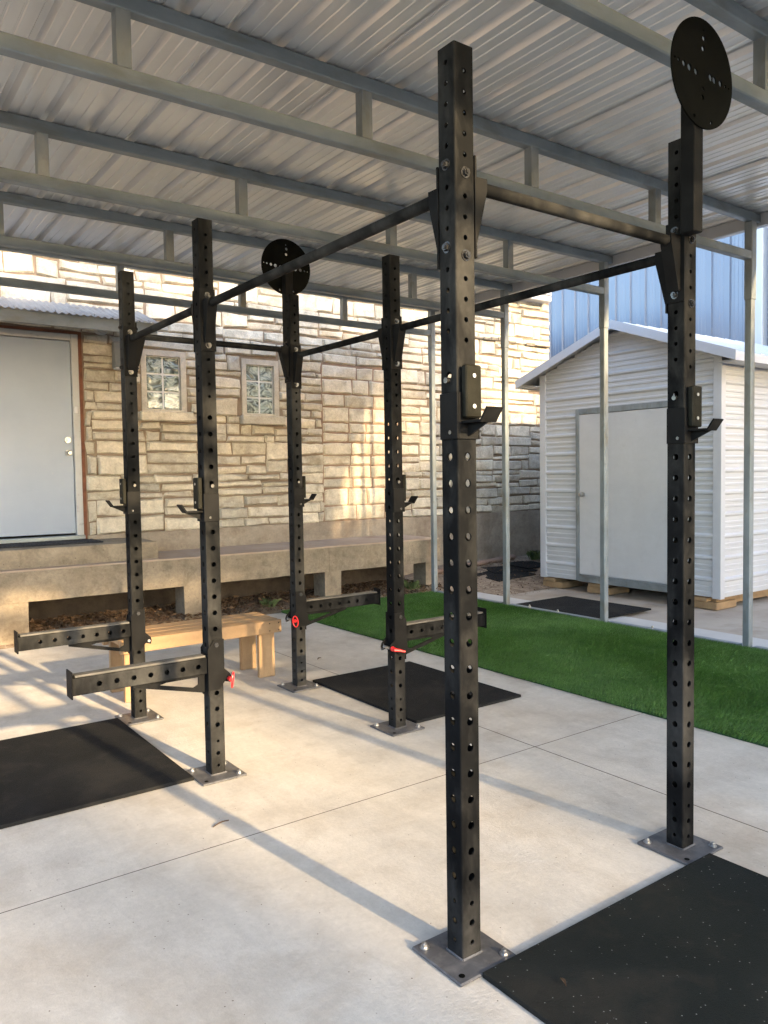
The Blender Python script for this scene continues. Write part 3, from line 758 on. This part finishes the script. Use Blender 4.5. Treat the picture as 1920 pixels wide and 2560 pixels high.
# unseen board fences added behind and left to darken reflections in the posts
def fence(p0, p1, h, label):
    p0 = Vector(p0); p1 = Vector(p1); d = (p1-p0); L_ = d.length; d.normalize(); s = Vector((-d.y, d.x, 0))
    t = empty('added_fence', p0, label, 'fence', 'added board fences'); n = int(L_/.15)
    for i in range(n):
        a = p0+d*(i*.15); c = a+d*.14; hh = h+random.uniform(-.03, .03)
        q = [a-s*.01, c-s*.01, c+s*.01, a+s*.01]
        MB().add([(v.x, v.y, -.14) for v in q]+[(v.x, v.y, hh) for v in q], [(3, 2, 1, 0), (4, 5, 6, 7), (0, 1, 5, 4), (1, 2, 6, 5), (2, 3, 7, 6), (3, 0, 4, 7)]).build('board', 'fence', t)
    for z in (.4, h-.4):
        q = [p0+s*.011, p1+s*.011, p1+s*.05, p0+s*.05]
        MB().add([(v.x, v.y, z) for v in q]+[(v.x, v.y, z+.09) for v in q], [(3, 2, 1, 0), (4, 5, 6, 7), (0, 1, 5, 4), (1, 2, 6, 5), (2, 3, 7, 6), (3, 0, 4, 7)]).build('rail', 'fence', t)
fence((-6.5, 6.5, 0), (-6.5, -11, 0), 1.8, 'added unseen board fence left of the carport, darkening reflections')
fence((-6.5, -11, 0), (9.5, -11, 0), 1.8, 'added unseen board fence south of the carport, darkening reflections')

# ================================================================== THE RACK
PX = 1.1503; PA = 1.8714; PB = 1.1568
H = .0381
POS = {1: (0, 0), 2: (PX, 0), 3: (0, PA), 4: (0, PA+PB), 5: (PX, PA+PB), 6: (PX, PA)}
rig = empty('squat_rack_rig', (PX/2, (PA+PB)/2, 0), 'dark steel six post squat rack rig with pull-up bars bolted to the patio', 'squat rack')
big = [(.264+.0805*i, .0125) for i in range(20)]
hy = [(.058, .008), (.120, .0105), (.181, .008)]+big+[(1.897+.06*i, .008) for i in range(14)]
hx = [(.061, .008), (.123, .0105), (.185, .008)]+big+[(1.926+.06*i, .008) for i in range(14)]
ZT = 2.753
for k, (x, y) in POS.items():
    B = MB(); holed_tube(B, H, .012, ZT, hx, hy, frame=lambda u, v, t, x=x, y=y: (x+u, y+v, t))
    B.box(x-H+.004, x+H-.004, y-H+.004, y+H-.004, ZT-.004, ZT+.001, .0)
    post = B.build('post', 'steel', rig)
    P = MB().box(x-.117, x+.117, y-.117, y+.117, .001, .012, .003)
    for s in (0, 1, 2, 3):      # weld bead
        dx, dy = ((1, 0), (0, 1), (-1, 0), (0, -1))[s]
        P.cyl((x+H*(dx-dy), y+H*(dy+dx), .014), (x+H*(dx+dy), y+H*(dy-dx), .014), .0045, n=6)
    P.build('base_plate', 'plate', post)
    each([lambda B, dx=dx, dy=dy: hexbolt(B, (x+dx*.088, y+dy*.088, .012), (0, 0, 1), .0105, .010) for dx, dy in ((1, -1), (-1, 1), (1, 1))], 'anchor_bolt', 'zinc', post)
    Q = MB().cyl((x-.088, y-.088, .0122), (x-.088, y-.088, .0128), .010, n=12); Q.build('empty_bolt_hole', 'black', post)
# pull-up bars with bolted brackets
def bar(a, c, z, rad=.0195):
    (xa, ya), (xc, yc) = POS[a], POS[c]; d = Vector((xc-xa, yc-ya, 0)); L_ = d.length; d.normalize(); s = Vector((-d.y, d.x, 0))
    p0 = Vector((xa, ya, z))+d*(H+.007); p1 = Vector((xc, yc, z))-d*(H+.007)
    ob = MB().cyl(p0, p1, rad, n=20).build('pull_up_bar', 'steel', rig, smooth='auto')
    off = .03 if abs(d.x) > .5 else 0.
    for p, e, k in ((p0, d, 1), (p1, -d, -1)):
        B = MB()
        def slab(u0, u1, w_, z0, z1):        # plate: u along e from the post face, w across
            q = [p+e*u+s*v for u, v in ((u0, -w_), (u1, -w_), (u1, w_), (u0, w_))]
            vs = [(t.x, t.y, z0) for t in q]+[(t.x, t.y, z1) for t in q]
            B.add(vs, [(3, 2, 1, 0), (4, 5, 6, 7), (0, 1, 5, 4), (1, 2, 6, 5), (2, 3, 7, 6), (3, 0, 4, 7)])
        zc = z+.04
        slab(-.0065, .0, H+.002, zc-.265, zc+.035)
        # tapered gusset, two cheeks and a sloping front
        g0 = [(0, z+.022), (.058, z+.022), (.058, z-.012), (.012, z-.185), (0, z-.185)]
        for sg in (-1, 1):
            w0 = sg*.024; w1 = sg*.018
            vs = [p+e*u+s*w0 for u, _ in g0]+[p+e*u+s*w1 for u, _ in g0]
            vs = [(v.x, v.y, zz) for v, (_, zz) in zip(vs, g0+g0)]
            n_ = len(g0); B.add(vs, [tuple(range(n_)), tuple(range(2*n_-1, n_-1, -1))]+[(i, n_+i, n_+(i+1) % n_, (i+1) % n_) for i in range(n_)])
        q = [p+e*.058+s*.0241, p+e*.058-s*.0241, p+e*.012-s*.0241, p+e*.012+s*.0241]
        B.add([(q[0].x, q[0].y, z-.014), (q[1].x, q[1].y, z-.014), (q[2].x, q[2].y, z-.187), (q[3].x, q[3].y, z-.187)], [(0, 1, 2, 3)])
        B.build('bracket', 'cup', ob, recalc=True)
        for zb in (zc+.003, zc-.237):
            b0 = p-e*(2*H+.007)
            each([lambda B: hexbolt(B, (b0.x, b0.y, zb), -e, .0115, .009), lambda B: hexbolt(B, (p.x, p.y, zb), e, .0105, .011)], 'bracket_bolt', 'blackbolt', ob)
bar(1, 2, 2.368); bar(1, 3, 2.342); bar(3, 4, 2.344); bar(2, 6, 2.334); bar(6, 5, 2.332); bar(4, 5, 2.374)
# wall ball targets
def target(cx, cz, yd, ystem, stem0):
    import bmesh
    holes = [(-.176, .010, .005), (-.152, .008, .007), (-.120, .004, .011), (-.086, 0, .013), (-.045, -.004, .012), (.05, 0, .013), (.074, -.003, .013), (.115, -.004, .012), (.148, -.006, .007), (.172, -.008, .005),
             (.0, .155, .005), (.004, .128, .010), (0, .09, .010), (0, -.055, .010), (-.003, -.085, .010), (.055, -.163, .007), (-.055, -.163, .007)]
    Rd = .195; T = .006
    bm = bmesh.new()
    def loop(x, z, r, n):
        vs = [bm.verts.new((cx+x+r*math.cos(2*math.pi*i/n), yd, cz+z+r*math.sin(2*math.pi*i/n))) for i in range(n)]
        return [bm.edges.new((vs[i], vs[(i+1) % n])) for i in range(n)]
    ed = loop(0, 0, Rd, 64)
    for x, z, r in holes: ed += loop(x, z, r, 12)
    bmesh.ops.triangle_fill(bm, use_beauty=True, use_dissolve=False, edges=ed)
    r_ = bmesh.ops.extrude_face_region(bm, geom=bm.faces[:]); bmesh.ops.translate(bm, verts=[v for v in r_['geom'] if isinstance(v, bmesh.types.BMVert)], vec=(0, T, 0))
    bmesh.ops.recalc_face_normals(bm, faces=bm.faces)
    off = wloc(rig); bmesh.ops.translate(bm, verts=bm.verts, vec=-off)
    me = bpy.data.meshes.new('ball_target'); bm.to_mesh(me); bm.free(); me.materials.append(M['black'])
    o = bpy.data.objects.new('ball_target', me); COL.objects.link(o); o.parent = rig
    hw = .029
    MB().box(cx-hw-.013, cx+hw-.013, ystem-hw, ystem+hw, stem0, cz-.02, .003).build('target_stem', 'cup', o)
target(1.118, 2.955, -H-.002-.058-.008, -H-.002-.029, 2.385)
target(1.170, 2.972, PA+PB+H+.002+.058+.002, PA+PB+H+.002+.029, 2.385)

# ------------------------------------------------------------------ J-cups (local frame: post axis at the origin, hook towards -y)
def jcup(loc, rz, label):
    t = empty('j_cup', loc, label, 'J-cup', 'J-cups hung on the rack posts'); 
    G = H+.001
    def part(B, name, m, par=t, sm=False):
        me = bpy.data.meshes.new(name); me.from_pydata(B.v, [], B.f); me.materials.append(M[m])
        if sm: me.polygons.foreach_set('use_smooth', [True]*len(me.polygons)); me.set_sharp_from_angle(angle=R(35))
        o = bpy.data.objects.new(name, me); COL.objects.link(o); o.parent = par; return o
    B = MB().box(-G-.006, -G, -G-.006, G-.004, 0, .137, .0015).box(G, G+.006, -G-.006, G-.004, 0, .137, .0015).box(-G+.0005, G-.0005, -G-.006, -G, 0, .137, .001)
    sl_ = part(B, 'sleeve', 'cup')
    pad = part(MB().box(-.030, .032, -G-.030, -G-.007, .062, .217, .004), 'pad', 'pad')
    each([lambda B, z=z: B.cyl((0, -G-.0305, z), (0, -G-.033, z), .0065, n=12) for z in (.095, .185)], 'pad_screw', 'zinc', pad, local=True)
    B = MB().box(-.030, .032, -G-.086, -G-.0065, .046, .053, .0015)
    lip = [(-G-.082, .046), (-G-.112, .088), (-G-.118, .085), (-G-.0885, .0445)]
    B.prism(lip, 'x', -.030, .032)
    gus = [(-G-.0065, .0455), (-G-.088, .0455), (-G-.0065, .008)]
    B.prism(gus, 'x', -.004, .004)
    part(B, 'hook', 'cup')
    B = MB().cyl((-G-.012, 0, .175), (G+.012, 0, .175), .009, n=14)
    part(B, 'locking_pin', 'blackbolt', t, True)
    each([lambda B, s=s: B.cyl((s*(G+.0062), -.015, .02), (s*(G+.010), -.015, .02), .007, n=6) for s in (-1, 1)], 'rivet', 'blackbolt', sl_, local=True)
    t.rotation_euler = (0, 0, rz); return t
ZJ1, ZJ2 = 1.604, 1.283
jcup((0, 0, ZJ1), 0, 'scuffed J-cup hook on the tall nearest post')
jcup((PX, 0, ZJ1), 0, 'J-cup hook on the right post in front of the shed door')
jcup((0, PA, ZJ2), -math.pi/2, 'J-cup hook on the left post nearest the black mat')
jcup((0, PA+PB, ZJ2), -math.pi/2, 'J-cup hook on the leftmost post beside the white door')
jcup((PX, PA+PB, ZJ2), math.pi/2, 'J-cup hook on the far post carrying the round target')
jcup((PX, PA, ZJ2), math.pi/2, 'J-cup hook on the middle post against the warm stone infill')

# ------------------------------------------------------------------ spotter arms (same local frame)
def arm(loc, rz, label, pin, side):
    t = empty('spotter_arm', loc, label, 'spotter arm', 'spotter arms pinned to the rack')
    def part(B, name, m, par=t, sm=False, rc=True):
        me = bpy.data.meshes.new(name); me.from_pydata(B.v, [], B.f); me.materials.append(M[m])
        if rc:
            import bmesh
            bm = bmesh.new(); bm.from_mesh(me); bmesh.ops.recalc_face_normals(bm, faces=bm.faces); bm.to_mesh(me); bm.free()
        if sm: me.polygons.foreach_set('use_smooth', [True]*len(me.polygons)); me.set_sharp_from_angle(angle=R(35))
        o = bpy.data.objects.new(name, me); COL.objects.link(o); o.parent = par; return o
    G = H+.001; L0, L1 = G+.0065, .685
    B = MB()
    hh = [(L0+.045+.0795*i, .0125) for i in range(7)]
    holed_tube(B, .032, L0, L1, hh, [], rad=.005, frame=lambda u, v, s: (u, -s, .125+v), halfy=.040)
    bm_ = part(B, 'beam', 'steel', rc=False)
    part(MB().box(-.027, .027, -L1+.012, -L0-.004, .1655, .177, .002), 'wear_strip', 'padtop', bm_)
    part(MB().box(-.042, .042, -L1-.008, -L1-.0005, .072, .198, .002), 'end_plate', 'cup', bm_)
    B = MB()
    for s in (-1, 1):
        a, c = (G, G+.006) if s > 0 else (-G-.006, -G)
        B.prism([(-G-.006, .0), (-G-.006, .205), (-.012, .25), (G+.002, .25), (G+.002, .035), (.012, .0)], 'x', a, c)
    B.box(-G+.0005, G-.0005, -G-.006, -G, -.03, .185, .001)
    br = part(B, 'bracket', 'cup')
    B = MB()      # brace below the beam: gusset plate with a cut-out
    tri = [(-L0, .084), (-L0-.33, .084), (-L0-.30, .068), (-L0, .0), ]
    out = [(-L0, .0845), (-L0-.36, .0845), (-L0-.36, .070), (-L0-.02, -.012), (-L0, -.012)]
    inn = [(-L0-.035, .068), (-L0-.20, .068), (-L0-.235, .060), (-L0-.06, .018), (-L0-.035, .03)]
    B.prism([out[0], out[1], inn[1], inn[0]], 'x', -.006, .006); B.prism([out[1], out[2], inn[2], inn[1]], 'x', -.006, .006)
    B.prism([out[2], out[3], inn[3], inn[2]], 'x', -.006, .006); B.prism([out[3], out[4], inn[4], inn[3]], 'x', -.006, .006)
    B.prism([out[4], out[0], inn[0], inn[4]], 'x', -.006, .006)
    part(B, 'brace', 'cup')
    for s in (-1, 1): part(MB().prism([(G+.0025, .036), (G+.034, .026), (G+.040, .05), (G+.034, .07), (G+.0025, .10)], 'x', s*(G+.003)-.0031, s*(G+.003)+.0031), 'ear', 'cup', br)
    yp, zp = G+.022, .048
    B = MB().cyl((-G-.012, yp, zp), (G+.012, yp, zp), .0085, n=14)
    pn = part(B, 'pin', 'zinc', t, True)
    each([lambda B, s=s: B.cyl((s*(G+.0062), 0, .225), (s*(G+.011), 0, .225), .012, n=16) for s in (-1, 1)], 'stud', 'blackbolt', br, local=True)
    sx = side*(G+.012)
    if pin == 'loop':
        part(MB().cyl((sx, yp, zp), (sx+side*.022, yp, zp), .011, n=12).torus((sx+side*.03, yp+.006, zp-.002), (.55*side, .84, .05), .020, .0042, 24, 7, 1.9, (0, .1, 1)), 'pin_handle', 'red', pn, True)
    elif pin == 'tee':
        part(MB().cyl((sx-side*.004, yp, zp), (sx+side*.03, yp, zp), .015, .009, n=12).cyl((sx+side*.03, yp, zp), (sx+side*.05, yp-.05, zp-.014), .009, .006, n=10).cyl((sx+side*.028, yp+.012, zp), (sx+side*.04, yp-.02, zp-.004), .010, .008, n=10), 'pin_handle', 'red', pn, True)
    if pin != 'plain':
        part(MB().torus((-sx, yp+.004, zp-.002), (.3, 1, .2), .022, .0017, 20, 5), 'pin_ring', 'zinc', pn, True)
    t.rotation_euler = (0, 0, rz); return t
ZA = .443
arm((0, PA, ZA), -math.pi/2, 'nearer left spotter arm with a red pin loop reaching over the black mat', 'loop', 1)
arm((0, PA+PB, ZA), -math.pi/2, 'farther left spotter arm in front of the pine bench', 'plain', 1)
arm((PX, PA+PB, ZA), math.pi/2, 'far spotter arm reaching over the turf beside the bench end', 'loop', -1)
arm((PX, PA, ZA), math.pi/2, 'middle spotter arm with a red tee pin partly behind the nearest post', 'tee', -1)

# ------------------------------------------------------------------ rubber mats
def rmat(x0, x1, y0, y1, m, label, z=.001, th=.018, name='rubber_mat', rz=0.):
    cx, cy = (x0+x1)/2, (y0+y1)/2
    B = MB(); n = 14; hw, hh = (x1-x0)/2, (y1-y0)/2
    B.box(cx-hw, cx+hw, cy-hh, cy+hh, z, z+th, .0025)
    o = B.build(name, m, None, origin=(cx, cy, z)); o.rotation_euler.z = rz
    return tag(o, label, 'mat', 'black rubber mats')
rmat(-.035, 1.165, -1.05, -.1185, 'rubberspeck', 'white flecked black rubber mat in the right foreground')
rmat(-1.06, -.1195, 1.86, 3.072, 'rubber', 'black rubber mat on the left under the two spotter arms')
rmat(1.285, 2.18, 1.86, 3.075, 'rubber', 'black rubber mat between the middle posts and the turf')
rmat(4.735, 5.62, 3.27, 4.44, 'rubber', 'black rubber mat outside the turf in front of the shed', z=.004, rz=.01)
for i, (x, y, rz, z, sx, sy) in enumerate(((6.15, 6.05, .1, .075, .8, .55), (6.45, 6.22, -.25, .105, .7, .4), (6.95, 6.33, .2, .125, .7, .45))):
    o = MB().box(x-sx/2, x+sx/2, y-sy/2, y+sy/2, z, z+.014, .003).build('rubber_mat', 'rubber', None, origin=(x, y, z)); o.rotation_euler = (.10, -.03+.03*i, rz)
    tag(o, ['lowest black mat of the heap lying by the stone wall', 'small black mat in the middle of the heap by the stone wall', 'black mat of the heap closest to the shed'][i], 'mat', 'black rubber mats')

# ------------------------------------------------------------------ bench
bx0, bx1, by0, by1, bz = .005, 1.205, 3.375, 3.80, .430
bench = empty('wooden_bench', ((bx0+bx1)/2, (by0+by1)/2, 0), 'plain pine bench of screwed boards behind the left posts', 'bench')
pw_ = (by1-by0-.040*2-.012*4)/3
for i in range(3):
    ya = by0+.040+.012+i*(pw_+.012)
    MB().box(bx0+.002, bx1-.002, ya, ya+pw_, bz-.038, bz+.001*i, .004).build('plank', 'wood', bench)
for ya in (by0, by1-.04):
    ap = MB().box(bx0, bx1, ya, ya+.04, bz-.094, bz, .004).build('apron', 'wood', bench)
    if ya == by0: each([lambda B, x=x, z=z: B.cyl((x, by0+.0005, z), (x, by0-.0015, z), .0045, n=8) for x in (bx1-.025, bx1-.10, bx0+.03, bx0+.1) for z in (bz-.02, bz-.075)], 'screw', 'blackbolt', ap)
for x in (bx0+.035, bx1-.17):
    for y in (by0+.041, by1-.041-.038):
        MB().box(x, x+.130, y, y+.038, .001, bz-.039, .004).build('leg', 'woodz', bench)
MB().box(bx0+.170, bx1-.175, (by0+by1)/2-.02, (by0+by1)/2+.02, bz-.13, bz-.04, .004).build('rail', 'wood', bench)

# ------------------------------------------------------------------ litter under the dock, weeds, fallen leaves
def scatter(n, x0, x1, y0, y1, zf, smin, smax, name, m, label, cat, thin=.5):
    B = MB()
    for i in range(n):
        x = random.uniform(x0, x1); y = random.uniform(y0, y1); s = random.uniform(smin, smax)
        e = Matrix.Rotation(random.uniform(0, 6.28), 3, 'Z') @ Matrix.Rotation(random.gauss(0, .5), 3, 'X') @ Matrix.Rotation(random.gauss(0, .4), 3, 'Y')
        c = Vector((x, y, zf(x, y)+random.uniform(.0, .03)))
        t = random.uniform(.12, thin)
        pts = [(-s, 0, 0), (-.2*s, t*s, s*.15), (s, 0, .1*s), (-.1*s, -t*s, -s*.05)]
        B.add([c+e@Vector(p) for p in pts], [(0, 1, 2, 3)])
    o = B.build(name, m); return tag(o, label, cat, kind='stuff')
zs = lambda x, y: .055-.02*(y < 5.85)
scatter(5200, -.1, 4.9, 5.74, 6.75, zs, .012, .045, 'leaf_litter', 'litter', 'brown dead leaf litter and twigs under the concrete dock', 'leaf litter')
scatter(1500, 5.2, 8.3, 5.0, 6.6, lambda x, y: -.03+.24*min(max((y-5)/1.9, 0), 1), .006, .02, 'gravel_litter', 'litter', 'loose gravel and dry litter by the stone wall', 'gravel')
def weed(loc, n, h, label):
    B = MB()
    for i in range(n):
        a = random.uniform(0, 6.28); l = h*random.uniform(.5, 1.1); r = random.uniform(0, .10); sp = random.uniform(.2, .9)*l
        p = Vector(loc)+Vector((math.cos(a)*r, math.sin(a)*r, 0)); d = Vector((math.cos(a+.5), math.sin(a+.5), 0)); s_ = Vector((-d.y, d.x, 0))*.004
        m_ = p+d*sp*.4+Vector((0, 0, l*.7)); e = p+d*sp+Vector((0, 0, l*.8))
        B.add([p-s_, p+s_, m_+s_, e, m_-s_], [(0, 1, 2, 3, 4)])
    o = B.build('weed_tuft', 'weed', None, origin=loc); tag(o, label, 'weed', 'weeds')
weed((4.42, 5.93, .05), 60, .13, 'dry weed tuft at the end of the dock beside the turf')
weed((7.35, 6.55, .16), 140, .16, 'green weed tuft by the stone wall left of the shed')
weed((6.75, 5.60, .03), 60, .06, 'low green weed patch on the gravel near the shed corner')
weed((2.45, 5.98, .05), 40, .10, 'sparse weed sprigs at the edge of the dock litter')
pp = MB().cyl((5.3, 6.55, .16), (7.1, 6.72, .20), .045, n=12).build('clay_pipe', 'pipe', None, smooth='auto', origin=(5.3, 6.55, .16)) if False else MB().cyl((5.25, 6.5, .14), (7.05, 6.72, .21), .04, n=12).build('clay_pipe', 'pipe', None, smooth='auto')
tag(pp, 'brown clay pipe lying along the foot of the stone wall', 'pipe')
def dry_leaf(x, y, z, L_, wd, rz, label, cat='leaf', name='dry_leaf', m='litter'):
    B = MB(); e = Matrix.Rotation(rz, 3, 'Z'); n = 5
    for i in range(n+1):
        u = i/n; ww = wd*math.sin(math.pi*min(max(u, .06), .96)); lift = .006*math.sin(math.pi*u)+.002
        for s, dz in ((-1, .004), (0, 0), (1, .005)): B.v.append(tuple(Vector((x, y, z))+e@Vector((L_*(u-.5), s*ww, lift+dz))))
    for i in range(n):
        for j in (0, 1): a = 3*i+j; B.f.append((a, a+1, a+4, a+3))
    tag(B.build(name, m, None, origin=(x, y, z)), label, cat)
dry_leaf(1.70, 3.66, .0, .06, .010, .5, 'brown dry leaf on the concrete in front of the turf')
dry_leaf(-.22, 1.32, 0, .085, .003, .25, 'thin dark twig on the concrete near the left black mat', 'twig', 'twig')
dry_leaf(.115, -.30, .020, .035, .006, 1.2, 'curled tan leaf on the flecked foreground mat')
dry_leaf(.12, 2.86+1.3, 0, .05, .006, .3, 'small dry leaf on the patio left of the bench')
